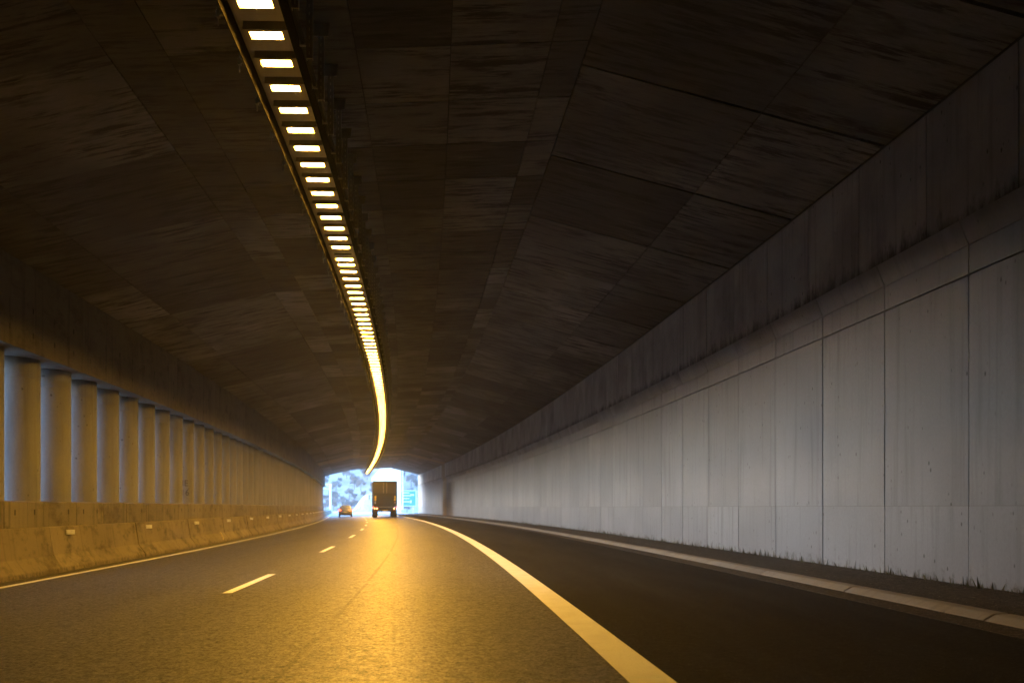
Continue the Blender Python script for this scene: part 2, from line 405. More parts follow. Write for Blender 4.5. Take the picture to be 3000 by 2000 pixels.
for nm, prof, p, ph, mt, gp in bk:
    o = sweep(nm + '_run', prof, SB, 1.0 - p, 1.5, mt, parent=wall); o['kind'] = 'stuff'

# ---------------------------------------------------------------- ceiling
CP = [(-7.95, 5.70), (-4.17, 6.62), (1.86, 6.94), (5.99, 5.90)]
def ceil_z(X):
    for (a, za), (b, zb) in zip(CP, CP[1:]):
        if X <= b or b == 5.99: return za + (zb - za) * (X - a) / (b - a)
T = 0.035
ceil = struct(sweep('ceiling', [(-9.5, 5.70 + T), (-7.95, 5.70 + T), (-4.17, 6.62 + T), (1.86, 6.94 + T), (6.3, 5.86 + T + .03), (7.2, 6.1), (7.2, 7.2), (1.86, 7.9), (-4.17, 7.6), (-9.5, 6.7)], SB, SE, 1.5, M_BACK))
def crow(X0, X1, pitch, ph):
    e = 0.006
    a, b = X0 + e, X1 - e
    return ('ceiling_panel', [(a, ceil_z(a)), (b, ceil_z(b)), (b, ceil_z(b) + 0.05), (a, ceil_z(a) + 0.05)], pitch, ph, M_CEIL, 0.010)
CR = [crow(-7.95, -6.8, 2.5, 4.1), crow(-6.8, -4.17, 2.5, 4.1), crow(-4.17, -3.45, 2.5, 4.2), crow(-3.45, -1.1, 1.25, 4.2), crow(-1.1, 0.1, 1.25, 4.2),
      crow(0.1, 1.38, 1.25, 4.2), crow(1.38, 1.86, 1.25, 4.2), crow(1.86, 4.3, 2.5, 4.7), crow(4.3, 5.98, 2.5, 4.7)]
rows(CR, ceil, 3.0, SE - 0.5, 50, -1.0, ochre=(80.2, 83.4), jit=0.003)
for nm, prof, p, ph, mt, gp in CR:
    o = sweep(nm + '_run', prof, SB, 2.0, 1.5, mt, parent=ceil); o['kind'] = 'stuff'

# ---------------------------------------------------------------- left side: edge beam, colonnade, plinth, barriers
C0, CP_S, CR_, CX = 13.95, 1.345, 0.43, -8.64
beam = sweep('edge_beam', [(-8.0, 4.08), (-8.0, 5.76), (-9.35, 5.76), (-9.35, 4.08)], SB, SE, 1.5, M_BACK)
tag(beam, 'deep concrete edge beam resting on the row of round columns', 'beam')
bprof = [(-7.95, 4.04), (-7.95, 5.70), (-8.02, 5.72), (-9.4, 5.72), (-9.4, 4.04)]
rows([('beam_segment', bprof, 3.35, 10.0, M_BEAM, 0.012)], beam, 9.0, SE - .3, 60, -8.5)
o = sweep('beam_segment_run', bprof, SB, 8.3, 1.5, M_BEAM, parent=beam); o['kind'] = 'stuff'
plinth = sweep('plinth_wall', [(-8.2, -1.55), (-8.2, 1.10), (-9.2, 1.10), (-9.2, -1.55)], SB, SE, 1.5, M_BACK)
tag(plinth, 'low concrete plinth wall carrying the columns behind the barriers', 'wall')
pprof = [(-8.15, -0.4), (-8.15, 1.12), (-8.18, 1.14), (-9.25, 1.14), (-9.25, -0.4)]
rows([('plinth_panel', pprof, 1.45, 9.6, M_PLIN, 0.012)], plinth, 8.5, SE - .3, 58, -8.5)
o = sweep('plinth_panel_run', pprof, SB, 7.9, 1.5, M_PLIN, parent=plinth); o['kind'] = 'stuff'
# unseen wall added beside and behind the camera to darken the near right wall
SW = 12.7
o = sweep('daylight_blocking_wall', [(-8.25, 1.14), (-8.25, 4.04), (-9.2, 4.04), (-9.2, 1.14)], SB, SW, 1.5, M_BEAM)
tag(o, 'added solid wall out of view, blocking daylight before the first column', 'wall')

def column_me():
    n = 40; zs = [1.13, 1.15, 1.7, 2.35, 3.0, 3.62, 3.63, 3.645, 3.655, 4.045]; rs = [.43] * 6 + [.426] * 2 + [.43] * 2
    vs, fs = [], []
    for z, r in zip(zs, rs):
        for k in range(n): vs.append((r * cos(2 * pi * k / n), r * sin(2 * pi * k / n), z - 1.13))
    for i in range(len(zs) - 1):
        for k in range(n):
            a, b = i * n + k, i * n + (k + 1) % n; fs.append((a, b, b + n, a + n))
    fs.append(tuple(range(n - 1, -1, -1))); fs.append(tuple((len(zs) - 1) * n + k for k in range(n)))
    return mesh('column', vs, fs, M_COLM, True)
cme = column_me(); i = 0; GR = None
while True:
    s = C0 + CP_S * i
    if s > SE - 0.6: break
    o = new('column', cme, None, frame(s, CX, 1.13))
    if i == 9:
        tag(o, 'round concrete column with dark painted characters near its foot', 'column', 'round columns along the open side'); GR = o
    else:
        tag(o, 'plain round concrete column in the row on the plinth wall', 'column', 'round columns along the open side')
    i += 1
# painted characters on one column, bent round it
def text_mesh(body, size, name, mat, align='CENTER'):
    cu = bpy.data.curves.new(name, 'FONT'); cu.body = body; cu.size = size; cu.align_x = align
    to = bpy.data.objects.new(name, cu); COL.objects.link(to)
    dg = bpy.context.evaluated_depsgraph_get(); me = bpy.data.meshes.new_from_object(to.evaluated_get(dg))
    bpy.data.objects.remove(to); me.name = name; me.materials.clear(); me.materials.append(mat); return me
M_SPRAY = plain('dark_spray_paint', (0.035, 0.028, 0.026), 0.7)
for body, z, a0 in (('IE', 0.62, -0.98), ('16', 0.30, -0.98)):
    me = text_mesh(body, 0.30, 'painted_characters', M_SPRAY)
    bm = bmesh.new(); bm.from_mesh(me)
    bmesh.ops.subdivide_edges(bm, edges=[e for e in bm.edges if e.calc_length() > .03], cuts=3)
    for v in bm.verts:
        a = a0 + v.co.x / 0.434; v.co = Vector((0.434 * cos(a), 0.434 * sin(a), z + v.co.y))
    bm.to_mesh(me); bm.free()
    new('painted_characters', me, GR)

# barriers
BH = road_z(-7.75)
BPRF = [(-7.80, BH - .02), (-7.81, BH + .09), (-7.99, BH + .34), (-8.08, BH + .93), (-8.14, BH + .94), (-8.14, BH - .02)]
BL = 4.72; bme = prism_me('barrier', BPRF, BL - 0.05, M_BARR, 0.012)
rb = B().box(-0.05, 0.0, -.10, .10, -.05, .05).box(0.0, 0.006, -.085, -.005, -.04, .04).box(0.0, 0.006, .005, .085, -.04, .04)
M_REFL = plain('reflector_grey', (0.62, 0.64, 0.70), 0.3)
rme = rb.me('reflector', M_REFL)
i = 0
while True:
    s = 15.45 - BL * .5 + BL * (i - 1)
    if s > 170: break
    o = new('concrete_barrier', bme, None, frame(s) @ Matrix.Translation((random.uniform(-.012, .012), 0, random.uniform(-.006, .006))) @ Matrix.Rotation(random.uniform(-.002, .002), 4, 'Z'), 1 + kap(s) * -7.9)
    out = s > SE
    tag(o, 'sunlit concrete safety barrier out beyond the tunnel mouth' if out else 'stained concrete safety barrier segment with small reflector along the plinth wall', 'barrier', 'barriers in daylight' if out else 'barrier segments inside the tunnel')
    r = new('reflector', rme, o); r.matrix_local = Matrix.Translation((-8.0, -1.55, BH + .80)) @ Matrix.Rotation(-.55, 4, 'Z')
    i += 1
mw = frame(28.6, -7.78, BH + .02)
o = new('loose_batten', B().tube([(0, -.05, 0.09), (-.16, .12, .36)], .018, 6).me('loose_batten', plain('bare_timber', (.6, .5, .3), .7)), None, mw)
tag(o, 'thin pale batten leaning against the foot of a barrier', 'batten')

# ---------------------------------------------------------------- cable tray and lamps
TX0, TX1, TZ = -2.19, -1.58, 5.985
LE = 107.5
tray = sweep('cable_tray', [(TX0, TZ + .13), (TX0, TZ + .16), (TX1, TZ + .16), (TX1, TZ + .13)], 3.6, LE, 0.97, M_STEEL)
tag(tray, 'long steel cable tray hung from the ceiling above the lamps', 'cable tray')
sweep('side_rail', [(TX0 - .012, TZ - .09), (TX0 - .012, TZ + .16), (TX0 - .004, TZ + .16), (TX0 - .004, TZ - .09)], 3.6, LE, 0.97, M_RAIL, parent=tray)
sweep('side_rail', [(TX1 + .004, TZ - .20), (TX1 + .004, TZ + .16), (TX1 + .014, TZ + .16), (TX1 + .014, TZ - .20)], 3.6, LE, 0.97, M_RAIL, parent=tray)
sweep('cable', [(TX1 + .05 + .03 * cos(a), TZ + .06 + .03 * sin(a)) for a in [k * pi / 3 for k in range(6)]], 3.6, LE, 0.97, M_RUBBER, parent=tray)
HZ = ceil_z(-1.45) - TZ
pb = B().box(-.035, .035, -.006, .006, -.12, HZ).box(-.035, -.029, .006, .04, -.12, HZ).box(.029, .035, .006, .04, -.12, HZ).box(-.11, -.036, -.01, .02, .02, .10)
pme = pb.me('hanger_post', M_STEEL)
sme = B()
for k in range(9): sme.box(-.006, .006, -.0085, -.0065, -.08 + k * .085, -.045 + k * .085)
sme = sme.me('slot', plain('slot_pale', (.62, .6, .55), .5))  # pale flat bars on the post face stand for its slots
gp = B()
gp.add([(-.10, -.02, HZ), (.10, -.02, HZ), (.085, -.02, HZ - .15), (-.085, -.02, HZ - .15), (-.10, -.008, HZ), (.10, -.008, HZ), (.085, -.008, HZ - .15), (-.085, -.008, HZ - .15)],
       [(0, 1, 2, 3), (7, 6, 5, 4), (0, 4, 5, 1), (1, 5, 6, 2), (2, 6, 7, 3), (3, 7, 4, 0)])
gpm = gp.me('base_plate', M_STEEL)
HZ2 = ceil_z(-2.28) - TZ
rdm = B().tube([(0, 0, -.10), (0, 0, HZ2)], .007, 6).box(-.018, .018, -.018, .018, -.02, .05).box(.0, .09, -.015, .015, .0, .03).me('hanger_rod', M_STEEL)
i = 0
while True:
    s = 4.7 + .802 * i
    if s > LE - .3: break
    p = new('hanger_post', pme, tray, frame(s, -1.46, TZ))
    if s < 40:
        new('base_plate', gpm, p).matrix_local = Matrix.Identity(4)
        q = new('slot_row', sme, p); q.matrix_local = Matrix.Identity(4); q['kind'] = 'stuff'
    new('hanger_rod', rdm, tray, frame(s + .3, -2.29, TZ))
    i += 1
LX = (-2.04 - 1.71) / 2
hb = B()                                                    # housing: tray-shaped steel body with an opening for the lens
def ring(b, x0, x1, y0, y1, X0, X1, Y0_, Y1_, z0, z1):
    b.box(x0, X0, y0, y1, z0, z1).box(X1, x1, y0, y1, z0, z1).box(X0, X1, y0, Y0_, z0, z1).box(X0, X1, Y1_, y1, z0, z1)
ring(hb, -.235, .235, -.10, .25, -HX - .004, HX + .004, -HY - .004, HY + .004, 0.0, 0.02)
hb.box(-.225, .225, -.095, .245, .02, .125)
hme = hb.me('tunnel_lamp', M_HOUS)
nx, ny = 8, 4; vs = []; fs = []
for j in range(ny + 1):
    for k in range(nx + 1):
        x = -HX + 2 * HX * k / nx; y = -HY + 2 * HY * j / ny
        vs.append((x, y, .0175 - .005 * max(0, 1 - (x / .09) ** 2) * (1 - (y / HY) ** 2)))
for j in range(ny):
    for k in range(nx):
        a = j * (nx + 1) + k; fs.append((a, a + nx + 1, a + nx + 2, a + 1))
lme = mesh('lens', vs, fs, M_LENS); lmo = mesh('lens', vs, fs, M_LENSOFF)
zs = []; z = 7.19
while z < 13.7: zs.append(z); z += .486
zs += [13.98, 14.34, 14.66, 14.99, 15.42, 15.91]; z = 16.43
while z < LE - .5: zs.append(z); z += .486
for z in zs:
    s = z + 0.04
    off = abs(z - 14.34) < .01
    o = new('tunnel_lamp', hme, None, frame(s, LX, TZ))
    if off: tag(o, 'single dark unlit lamp between glowing ones in the ceiling row', 'lamp', 'lamps in the ceiling row')
    else: tag(o, 'glowing amber sodium lamp in the row under the cable tray', 'lamp', 'lamps in the ceiling row')
    l = new('lens', lmo if off else lme, o)

# ---------------------------------------------------------------- weeds at the wall foot
wd = B(); s = 4.0
while s < 60:
    s += random.expovariate(26 if s < 25 else 14)
    cl = random.random() ** 3
    X = 6.09 - random.random() ** 2 * .12; h = random.uniform(.02, .06) + cl * .10
    p = pt(s, X, .105); a = random.uniform(0, pi); d = Vector((cos(a), sin(a), 0)) * random.uniform(.004, .010 + .01 * cl)
    t = Vector((random.uniform(-.04, .02), random.uniform(-.04, .04), h))
    o_ = len(wd.v); wd.v += [p - d, p + d, p + t]; wd.f.append((o_, o_ + 1, o_ + 2))
o = new('weeds', mesh('weeds', wd.v, wd.f, M_GRASS)); o['kind'] = 'stuff'
tag(o, 'thin dry weeds and dirt along the foot of the wall', 'weeds')

# ---------------------------------------------------------------- vehicles
def part(name, b, mat, parent, smooth=False):
    o = new(name, b.me(name, mat, smooth), parent); return o
def wheel(parent, x, y, r, wd_, rim_mat):
    m = Matrix.Translation((x, y, r))
    prof = [(wd_ / 2, r * .6), (wd_ / 2, r * .93), (wd_ * .36, r), (-wd_ * .36, r), (-wd_ / 2, r * .93), (-wd_ / 2, r * .6)]
    n = 24; vs = []; fs = []
    for k in range(n):
        a = 2 * pi * k / n
        for (px, pr) in prof: vs.append((px, pr * cos(a), pr * sin(a)))
    q = len(prof)
    for k in range(n):
        for j in range(q - 1):
            a, b = k * q + j, ((k + 1) % n) * q + j; fs.append((a, b, b + 1, a + 1))
    t = new('wheel', B().add(vs, fs).me('wheel', M_RUBBER, False), parent); t.matrix_local = m
    rimb = B().tube([(-wd_ * .42, 0, 0), (wd_ * .42, 0, 0)], r * .62, 16)
    rr = new('rim', rimb.me('rim', rim_mat), t); rr.matrix_local = Matrix.Identity(4)
M_BOXT = plain('truck_box_brown', (0.045, 0.041, 0.037), 0.8)
M_LIFT = plain('tail_lift_steel', (0.012, 0.0115, 0.011), 0.7, 0.0)
M_DARK = plain('chassis_black', (0.02, 0.02, 0.02), 0.7)
def lampmat(name, c, st):
    if name in MATS: return MATS[name]
    m = MT(name); m.col((0.3, 0.01, 0.008)); m.rough(.3)
    n_ = m.noise(m.obj(), 40, 2)
    m.put(m.b.inputs['Emission Color'], (*c, 1)); m.put(m.b.inputs['Emission Strength'], m.ramp(n_, 0, 1, st * .8, st * 1.2)); MATS[name] = m.m; return m.m
M_TAIL = lampmat('lit_tail_lamp', (1, .06, .02), 0.55)
M_TAILC = lampmat('tail_lamp_bright', (1, .22, .08), 0.5)
TS, TXc = 77.5, -0.80
TRK = bpy.data.objects.new('delivery_truck', None); link(TRK); TRK.matrix_world = frame(TS, TXc, road_z(TXc)) @ Matrix.Rotation(-.004, 4, 'Z')
tag(TRK, 'tall box truck seen from behind in the right lane, tail lamps lit', 'truck')
hwid = 1.25
bx = part('cargo_box', B().box(-hwid, hwid, 0.06, 6.3, 1.12, 3.82), M_BOXT, TRK)
part('rear_frame', B().box(-hwid - .02, -hwid + .07, 0, .06, 1.05, 3.86).box(hwid - .07, hwid + .02, 0, .06, 1.05, 3.86).box(-hwid + .07, hwid - .07, 0, .06, 3.72, 3.86), M_DARK, TRK)
for sx in (-1, 1):
    d = part('rear_door', B().box(min(sx * .02, sx * 1.17), max(sx * .02, sx * 1.17), .02, .058, 2.5, 3.71), M_BOXT, TRK)
    part('door_bar', B().tube([(sx * .18, .005, 2.5), (sx * .18, .005, 3.7)], .018, 6), M_STEEL, d)
part('tail_lift', B().box(-1.18, 1.18, -.10, .015, 1.22, 2.58).box(-1.1, 1.1, -.12, -.10, 1.35, 1.40).box(-1.1, 1.1, -.12, -.10, 2.40, 2.45), M_LIFT, TRK)
for sx in (-1, 1):
    part('marker_flag', B().box(sx * 1.03 - .09, sx * 1.03 + .09, -.115, -.102, 1.78, 2.02).box(sx * 1.03 - .07, sx * 1.03 + .10, -.115, -.102, 2.04, 2.30), M_YELLOW, TRK)
part('sticker', B().box(-1.11, -.96, -.115, -.102, 1.44, 1.74), plain('sticker_blue', (.30, .33, .55), .5), TRK)
part('sticker', B().box(.98, 1.10, -.115, -.102, 1.52, 1.66), plain('sticker_pink', (.45, .25, .25), .5), TRK)
part('bumper', B().box(-1.22, 1.22, -.02, .10, .62, .86).box(-.95, -.85, .0, .2, .86, 1.15).box(.85, .95, .0, .2, .86, 1.15), M_DARK, TRK)
part('chassis', B().box(-.45, .45, .1, 7.6, .62, 1.10).box(-1.2, 1.2, .05, 1.0, .86, 1.10), M_DARK, TRK)
part('licence_plate', B().box(-.26, .26, -.035, -.022, .66, .78), M_YELLOW, TRK)
for x in (-1.10, -.86, .96): part('tail_lamp', B().tube([(x, -.06, .96), (x, .04, .96)], .075, 12), M_TAILC, TRK)
for x in (-1.24, 1.24): part('marker_lamp', B().box(x - .04, x + .04, -.02, .03, 1.02, 1.14), M_TAIL, TRK)
for y in (1.7, 5.9 + 1.2):
    for x in (-1.05, 1.05): wheel(TRK, x, y, .48, .30 if y > 3 else .52, M_STEEL)
for x in (-1.02, 1.02): part('mud_flap', B().box(x - .28, x + .28, .95, .97, .12, .75), M_DARK, TRK)
part('cab', B().add([(-1.2, 6.5, .7), (1.2, 6.5, .7), (1.2, 8.3, .7), (-1.2, 8.3, .7), (-1.2, 6.5, 2.7), (1.2, 6.5, 2.7), (1.15, 8.0, 2.7), (-1.15, 8.0, 2.7)],
     [(3, 2, 1, 0), (4, 5, 6, 7), (0, 1, 5, 4), (1, 2, 6, 5), (2, 3, 7, 6), (3, 0, 4, 7)]), M_WHITE, TRK)
for sx in (-1, 1): part('mirror', B().box(sx * 1.52 - .05, sx * 1.52 + .05, 7.6, 7.75, 1.95, 2.5).tube([(sx * 1.18, 7.7, 2.45), (sx * 1.52, 7.7, 2.45)], .02, 6), M_DARK, TRK)

# car
CS, CXc = 92.5, -5.0
CAR = bpy.data.objects.new('hatchback_car', None); link(CAR); CAR.matrix_world = frame(CS, CXc, road_z(CXc))
tag(CAR, 'silver hatchback seen from behind in the left lane', 'car')
M_SILV = plain('silver_car_paint', (0.33, 0.37, 0.46), 0.35, 0.2, 0.5, 0.04)
def loft(secs, name, mat, parent, smooth=True):
    """secs: list of (y, [(x,z) half outline from bottom centre to top centre])"""
    vs, fs = [], []; rings = []
    for y, half in secs:
        full = [(x, z) for x, z in half] + [(-x, z) for x, z in reversed(half)]
        rings.append(len(full)); vs += [(x, y, z) for x, z in full]
    n = rings[0]
    for i in range(len(secs) - 1):
        for j in range(n):
            a, b = i * n + j, i * n + (j + 1) % n; fs.append((a, b, b + n, a + n))
    fs.append(tuple(range(n - 1, -1, -1))); e = (len(secs) - 1) * n; fs.append(tuple(e + k for k in range(n)))
    me = B().add(vs, fs).me(name, mat, smooth); return new(name, me, parent)
def sec(y, zb, zt, wb, wm, wt): return (y, [(0.001, zb), (wb, zb), (wm, zb + (zt - zb) * .35), (wm, zb + (zt - zb) * .7), (wt, zt), (0.001, zt + .015)])
body = loft([sec(0.0, .38, .95, .70, .80, .72), sec(.10, .30, 1.00, .76, .85, .78), sec(.9, .22, 1.00, .80, .87, .80), sec(2.6, .22, .97, .80, .87, .80), sec(3.4, .24, .90, .78, .86, .74), sec(3.9, .32, .72, .68, .78, .62)], 'body', M_SILV, CAR)
cabin = loft([(y, [(0.001, .94), (w0, .94), (w0 - .04, 1.1), (w1, zt - .05), (w1 - .08, zt), (0.001, zt + .02)]) for y, w0, w1, zt in
      ((.10, .74, .70, 1.05), (.34, .76, .60, 1.42), (.9, .78, .60, 1.47), (1.9, .78, .59, 1.46), (2.7, .74, .68, 1.0))], 'cabin', M_SILV, CAR)
part('rear_window', B().add([(-.60, .135, 1.07), (.60, .135, 1.07), (.50, .30, 1.37), (-.50, .30, 1.37), (-.60, .16, 1.07), (.60, .16, 1.07), (.50, .325, 1.37), (-.50, .325, 1.37)],
     [(0, 1, 2, 3), (7, 6, 5, 4), (0, 4, 5, 1), (1, 5, 6, 2), (2, 6, 7, 3), (3, 7, 4, 0)]), M_GLASS, CAR)
for sx in (-1, 1):
    part('side_window', B().add([(sx * .785, .55, 1.02), (sx * .785, 2.2, 1.02), (sx * .64, 1.8, 1.38), (sx * .64, .65, 1.38), (sx * .75, .55, 1.02), (sx * .75, 2.2, 1.02), (sx * .60, 1.8, 1.38), (sx * .60, .65, 1.38)],
         [(0, 1, 2, 3), (7, 6, 5, 4), (0, 4, 5, 1), (1, 5, 6, 2), (2, 6, 7, 3), (3, 7, 4, 0)]), M_GLASS, CAR)
    part('tail_lamp', B().box(sx * .70 - .10, sx * .70 + .10, -.015, .12, .80, .97), M_TAIL, CAR)
    part('door_mirror', B().box(sx * .97 - .09, sx * .97 + .09, 2.15, 2.25, .98, 1.10), M_SILV, CAR)
    for y in (.75, 3.15): wheel(CAR, sx * .76, y, .31, .20, M_STEEL)
part('bumper', B().box(-.80, .80, -.03, .10, .24, .40), M_DARK, CAR)
part('licence_plate', B().box(-.26, .26, -.02, -.004, .56, .67), M_WHITE, CAR)
part('handle', B().box(-.30, .30, -.012, .02, .69, .72), M_DARK, CAR)

# motorcycle and rider far out on the road
MS, MX = 196.0, -2.25
BK = bpy.data.objects.new('motorcycle', None); link(BK); BK.matrix_world = frame(MS, MX, road_z(MX))
tag(BK, 'blue motorcycle riding away on the sunlit road ahead of the car', 'motorcycle')
M_BLUE = plain('blue_paint', (.10, .14, .42), .35)
wheel(BK, 0, .3, .31, .13, M_STEEL); wheel(BK, 0, 1.65, .31, .11, M_STEEL)
loft([(.15, [(.001, .62), (.10, .62), (.14, .70), (.14, .76), (.08, .82), (.001, .82)]), (.7, [(.001, .40), (.16, .40), (.20, .55), (.18, .70), (.12, .80), (.001, .80)]), (1.25, [(.001, .40), (.16, .42), (.20, .60), (.17, .85), (.10, .98), (.001, .98)]), (1.6, [(.001, .65), (.10, .65), (.15, .75), (.15, .9), (.08, 1.02), (.001, 1.02)])], 'body', M_BLUE, BK)
part('handlebar', B().tube([(-.36, 1.15, 1.08), (-.15, 1.3, 1.05), (.15, 1.3, 1.05), (.36, 1.15, 1.08)], .018, 6), M_DARK, BK)
part('fork', B().tube([(0, 1.3, 1.02), (0, 1.65, .31)], .04, 6), M_STEEL, BK)
part('tail_lamp', B().box(-.06, .06, .10, .16, .70, .76), M_TAIL, BK)
def rider():
    J = [((0, .62, .88), .15), ((0, .70, 1.12), .16), ((0, .80, 1.36), .17), ((0, .84, 1.48), .07), ((0, .87, 1.58), .09),
         ((-.20, .82, 1.36), .07), ((-.34, .98, 1.16), .055), ((-.33, 1.14, 1.10), .045), ((.20, .82, 1.36), .07), ((.34, .98, 1.16), .055), ((.33, 1.14, 1.10), .045),
         ((-.16, .72, .86), .10), ((-.25, 1.05, .78), .08), ((-.24, .82, .40), .055), ((-.24, .92, .34), .05),
         ((.16, .72, .86), .10), ((.25, 1.05, .78), .08), ((.24, .82, .40), .055), ((.24, .92, .34), .05)]
    E = [(0, 1), (1, 2), (2, 3), (3, 4), (2, 5), (5, 6), (6, 7), (2, 8), (8, 9), (9, 10), (0, 11), (11, 12), (12, 13), (13, 14), (0, 15), (15, 16), (16, 17), (17, 18)]
    me = bpy.data.meshes.new('person'); me.from_pydata([j[0] for j in J], E, []); me.update()
    o = bpy.data.objects.new('person', me); link(o); me.materials.append(plain('violet_jacket', (.20, .16, .40), .8))
    md = o.modifiers.new('skin', 'SKIN')
    for v, j in zip(me.skin_vertices[0].data, J): v.radius = (j[1], j[1])
    me.skin_vertices[0].data[0].use_root = True
    o.modifiers.new('sub', 'SUBSURF').levels = 1
    return o
RD = rider(); RD.matrix_world = frame(MS, MX, road_z(MX)); tag(RD, 'person in violet jacket and dark helmet riding the motorcycle', 'person')
hv = B(); n = 12
vs = []; fs = []
for i in range(9):
    a = pi * i / 8
    for k in range(n): vs.append((.13 * sin(a) * cos(2 * pi * k / n), .87 + .155 * sin(a) * sin(2 * pi * k / n), 1.62 - .145 * cos(a)))
for i in range(8):
    for k in range(n): p, q = i * n + k, i * n + (k + 1) % n; fs.append((p, q, q + n, p + n))
part('helmet', hv.add(vs, fs), M_DARK, RD, True)

# ---------------------------------------------------------------- outside the mouth
from mathutils import noise as mnoise
def W(Z, px, H):                                           # a place Z metres ahead, given its bearing and height over the camera
    return Vector(((px - XV) * Z / F_PX, Z, CAM_H + H))
hc = W(300, 1080, 0)
vs, fs = [], []; nx_, ny_ = 60, 36
for j in range(ny_ + 1):
    for i in range(nx_ + 1):
        x = -330 + 560 * i / nx_; y = 225 + 340 * j / ny_
        t = max(0.0, (y - 232 + 0.15 * abs(x + 30)) / 120)
        h = -1.7 + 42 * (t ** 1.15 if t < 1 else 1 + (t - 1) * .4) * (0.85 + 0.4 * mnoise.noise(Vector((x * .012, y * .012, 2.0)))) + 1.5 * mnoise.noise(Vector((x * .08, y * .08, 5)))
        vs.append((x, y, h))
for j in range(ny_):
    for i in range(nx_): a = j * (nx_ + 1) + i; fs.append((a, a + 1, a + nx_ + 2, a + nx_ + 1))
hill = struct(new('hill', mesh('hill', vs, fs, M_SOIL, True)))
def hill_z(x, y):
    fx = (x + 330) / 560 * nx_; fy = (y - 225) / 340 * ny_
    i = min(nx_ - 1, max(0, int(fx))); j = min(ny_ - 1, max(0, int(fy))); u, v = fx - i, fy - j
    z = lambda a, b: vs[(j + b) * (nx_ + 1) + i + a][2]
    return z(0, 0) * (1 - u) * (1 - v) + z(1, 0) * u * (1 - v) + z(0, 1) * (1 - u) * v + z(1, 1) * u * v
def crown_me(seed, mat, R=2.6, Hh=3.0, nl=620):
    rr = random.Random(seed); b = B(); cl = [(Vector((rr.uniform(-1, 1) * R * .6, rr.uniform(-1, 1) * R * .6, rr.uniform(-.6, .9) * Hh * .55)), rr.uniform(.5, .95) * R * .55) for _ in range(11)]
    for _ in range(nl):
        c, r = rr.choice(cl); d = Vector((rr.gauss(0, 1), rr.gauss(0, 1), rr.gauss(0, 1))).normalized()
        p = c + d * r * rr.uniform(.6, 1.08); a = Vector((rr.gauss(0, 1), rr.gauss(0, 1), rr.gauss(0, 1))).normalized() * rr.uniform(.16, .42)
        q = a.cross(d).normalized() * rr.uniform(.12, .3)
        o_ = len(b.v); b.v += [p - a, p + q, p + a, p - q]; b.f.append((o_, o_ + 1, o_ + 2, o_ + 3))
    return mesh('crown', b.v, b.f, mat)
def trunk_me(seed):
    rr = random.Random(seed); b = B().tube([(0, 0, -.6), (.05, .03, 1.0), (.12, -.05, 2.2), (.05, .1, 3.4)], [.20, .16, .12, .05], 7)
    for k in range(4):
        a = k * 1.6 + rr.random(); b.tube([(.08, 0, 1.6 + .3 * k), (.08 + 1.0 * cos(a), 1.0 * sin(a), 2.6 + .35 * k)], [.07, .02], 5)
    return b.me('trunk', M_BARK)
KINDS = [(crown_me(1, M_LEAF), trunk_me(1)), (crown_me(2, M_LEAF2, 2.2, 3.6), trunk_me(2)), (crown_me(3, M_LEAF, 3.0, 2.6), trunk_me(3)), (crown_me(4, M_LEAF2, 1.8, 2.4), trunk_me(4))]
TL = ['broad dark green tree on the bright hillside', 'tall dull green tree on the bright hillside', 'wide spreading dark tree on the bright hillside', 'small dull round tree on the bright hillside']
rt = random.Random(11); cnt = 0
for Z in (236, 244, 252, 262, 272, 283, 296, 310, 326, 344):
    for q in range(13):
        px = 935 + 26 * q + rt.uniform(-11, 11); zz = Z + rt.uniform(-4, 4)
        if rt.random() < .22: continue
        x, y = (px - XV) * zz / F_PX, zz; k = rt.randrange(4); scl_ = rt.uniform(.45, .85)
        r = bpy.data.objects.new('hillside_tree', None); link(r)
        r.matrix_world = Matrix.Translation((x, y, hill_z(x, y))) @ Matrix.Rotation(rt.uniform(0, 6.28), 4, 'Z') @ Matrix.Scale(scl_, 4)
        tag(r, TL[k], 'tree', 'trees on the hillside')
        new('trunk', KINDS[k][1], r); c = new('crown', KINDS[k][0], r); c.matrix_local = Matrix.Translation((0, 0, 3.6))
# white house on the hill
hp = W(262, 1131, 9.4)
HS = bpy.data.objects.new('white_house', None); link(HS); HS.matrix_world = Matrix.Translation(hp) @ Matrix.Rotation(.1, 4, 'Z')
tag(HS, 'white walled house among the trees above the road', 'house')
part('wall', B().box(-2.7, 2.7, 0, 6, -6, 4.0), M_WHITE, HS)
part('roof', B().add([(-3, -.3, 4.0), (3, -.3, 4.0), (3, 6.3, 4.0), (-3, 6.3, 4.0), (-2.2, 3, 5.2), (2.2, 3, 5.2)], [(0, 1, 5, 4), (1, 2, 5), (2, 3, 4, 5), (3, 0, 4), (3, 2, 1, 0)]), M_ROOF, HS)
for x in (-1.6, 0, 1.6):
    f_ = part('window', B().box(x - .5, x + .5, -.06, .02, 1.5, 2.9), M_WHITE, HS); part('pane', B().box(x - .4, x + .4, -.075, -.061, 1.6, 2.8), M_GLASS, f_)
# pale rock bank left of the truck's line
rp = []; rf = []
base = W(172, 1090, -1.6)
for j in range(7):
    for i in range(13):
        t = i / 12; x = -5.5 + 8.5 * t; y = j * 4.0
        h = 5.2 * min(1, max(0, t * 2.2)) ** .8 * (1 - .05 * j) + .5 * mnoise.noise(Vector((x * .5, y * .5, 1)))
        rp.append(base + Vector((x, y, h * min(1, .02 + j * .6) if j == 0 else h)))
for j in range(6):
    for i in range(12): a = j * 13 + i; rf.append((a, a + 1, a + 14, a + 13))
struct(new('rock_bank', mesh('rock_bank', rp, rf, M_ROCK)))
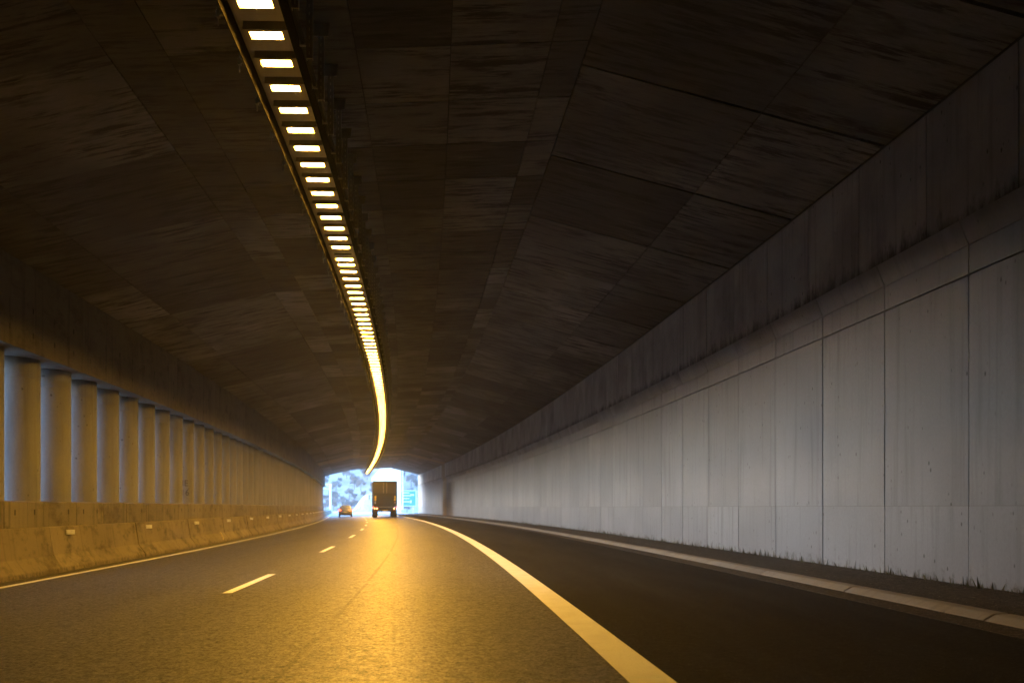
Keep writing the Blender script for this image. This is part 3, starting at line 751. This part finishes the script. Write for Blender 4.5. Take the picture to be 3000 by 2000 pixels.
# light poles right of the truck
def pole(px, Z, H, lab):
    p = W(Z, px, 0); r = bpy.data.objects.new('light_pole', None); link(r); r.matrix_world = Matrix.Translation((p.x, p.y, -1.6))
    tag(r, lab, 'light pole')
    part('post', B().tube([(0, 0, 0), (0, 0, H)], [.16, .09], 10), M_POLE, r)
    part('arm', B().tube([(0, 0, H - .1), (-.9, 0, H + .5), (-1.9, 0, H + .6)], .05, 8), M_POLE, r)
    part('lamp_head', B().box(-2.6, -1.8, -.14, .14, H + .54, H + .68), M_STEEL, r)
pole(1180, 148, 12.2, 'tall pale light pole in front of the green road sign')
pole(1166.5, 172, 12.4, 'slimmer pale light pole farther off behind the truck')
# green direction sign
sp = W(156, 1192, .15)
SG = bpy.data.objects.new('direction_sign', None); link(SG); SG.matrix_world = Matrix.Translation((sp.x, sp.y, 0))
tag(SG, 'green direction sign with white border and pale lettering', 'sign')
zb = CAM_H + .2
part('border', B().box(-1.75, 2.0, 0, .06, zb, zb + 3.4), M_WHITE, SG)
pn = part('panel', B().box(-1.62, 1.87, -.02, -.002, zb + .12, zb + 3.28), M_SIGN, SG)
for x in (-1.2, 1.4): part('post', B().tube([(x, .14, -1.7), (x, .14, zb + 3.2)], .07, 8), M_POLE, SG)
lt = B(); rr = random.Random(5)
part('arrow', B().box(-1.36, -1.24, -.03, -.021, zb + .4, zb + 3.0), M_WHITE, pn)
for row, (zz, mt) in enumerate(((2.75, M_WHITE), (2.15, M_WHITE), (1.55, M_YELLOW), (.85, M_WHITE))):
    b = B(); x = -.95
    while x < .5 + .3 * (row % 2):
        wv = rr.uniform(.10, .18); b.box(x, x + wv, -.03, -.021, zb + zz, zb + zz + .26); x += wv + .06
    part('lettering', b, mt, pn)
part('arrow', B().box(.75, 1.55, -.03, -.021, zb + 2.3, zb + 2.6).box(.75, 1.0, -.03, -.021, zb + .7, zb + 1.3), M_WHITE, pn)
# gantry mast on the left
gpz = W(178, 968, 0)
GM = bpy.data.objects.new('gantry_mast', None); link(GM); GM.matrix_world = Matrix.Translation((gpz.x, gpz.y, -1.6))
tag(GM, 'white mast with two lattice arms beside the left carriageway', 'mast')
part('post', B().tube([(0, 0, 0), (0, 0, 8.3)], .22, 10), M_WHITE, GM)
part('arm', B().tube([(0, 0, 8.2), (-6, 0, 8.2)], .10, 6).tube([(0, 0, 7.1), (-6, 0, 7.1)], .10, 6), M_WHITE, GM)
b = B()
for k in range(6): b.tube([(-k, 0, 7.1), (-k - 1, 0, 8.2)], .05, 5)
part('lattice', b, M_WHITE, GM)
# guard rail out on the right
gr = sweep('guard_rail', [(5.2, .45), (5.14, .52), (5.2, .6), (5.14, .68), (5.2, .75), (5.23, .75), (5.23, .45)], 131, 300, 4, M_STEEL)
tag(gr, 'long steel guard rail beside the sunlit road beyond the tunnel', 'guard rail')
for i in range(40): new('post', B().box(-.05, .05, -.05, .05, -1.6, .7).me('post', M_STEEL) if i == 0 else bpy.data.meshes['post'], gr, frame(132 + 4 * i, 5.29))

# ---------------------------------------------------------------- air
hz = B().box(-356, 356, -306, 806, -4.0, 75.0)
hm = bpy.data.materials.new('hazy_air'); hm.use_nodes = True; ht = hm.node_tree; ht.nodes.clear()
ho = ht.nodes.new('ShaderNodeOutputMaterial'); hv_ = ht.nodes.new('ShaderNodeVolumePrincipled')
hv_.inputs['Density'].default_value = 0.0008; hv_.inputs['Color'].default_value = (0.92, 0.93, 1.0, 1); hv_.inputs['Anisotropy'].default_value = 0.2
ht.links.new(hv_.outputs[0], ho.inputs['Volume'])
o = new('haze', hz.me('haze', hm)); o['kind'] = 'stuff'; tag(o, 'pale thin haze hanging in the air', 'haze')
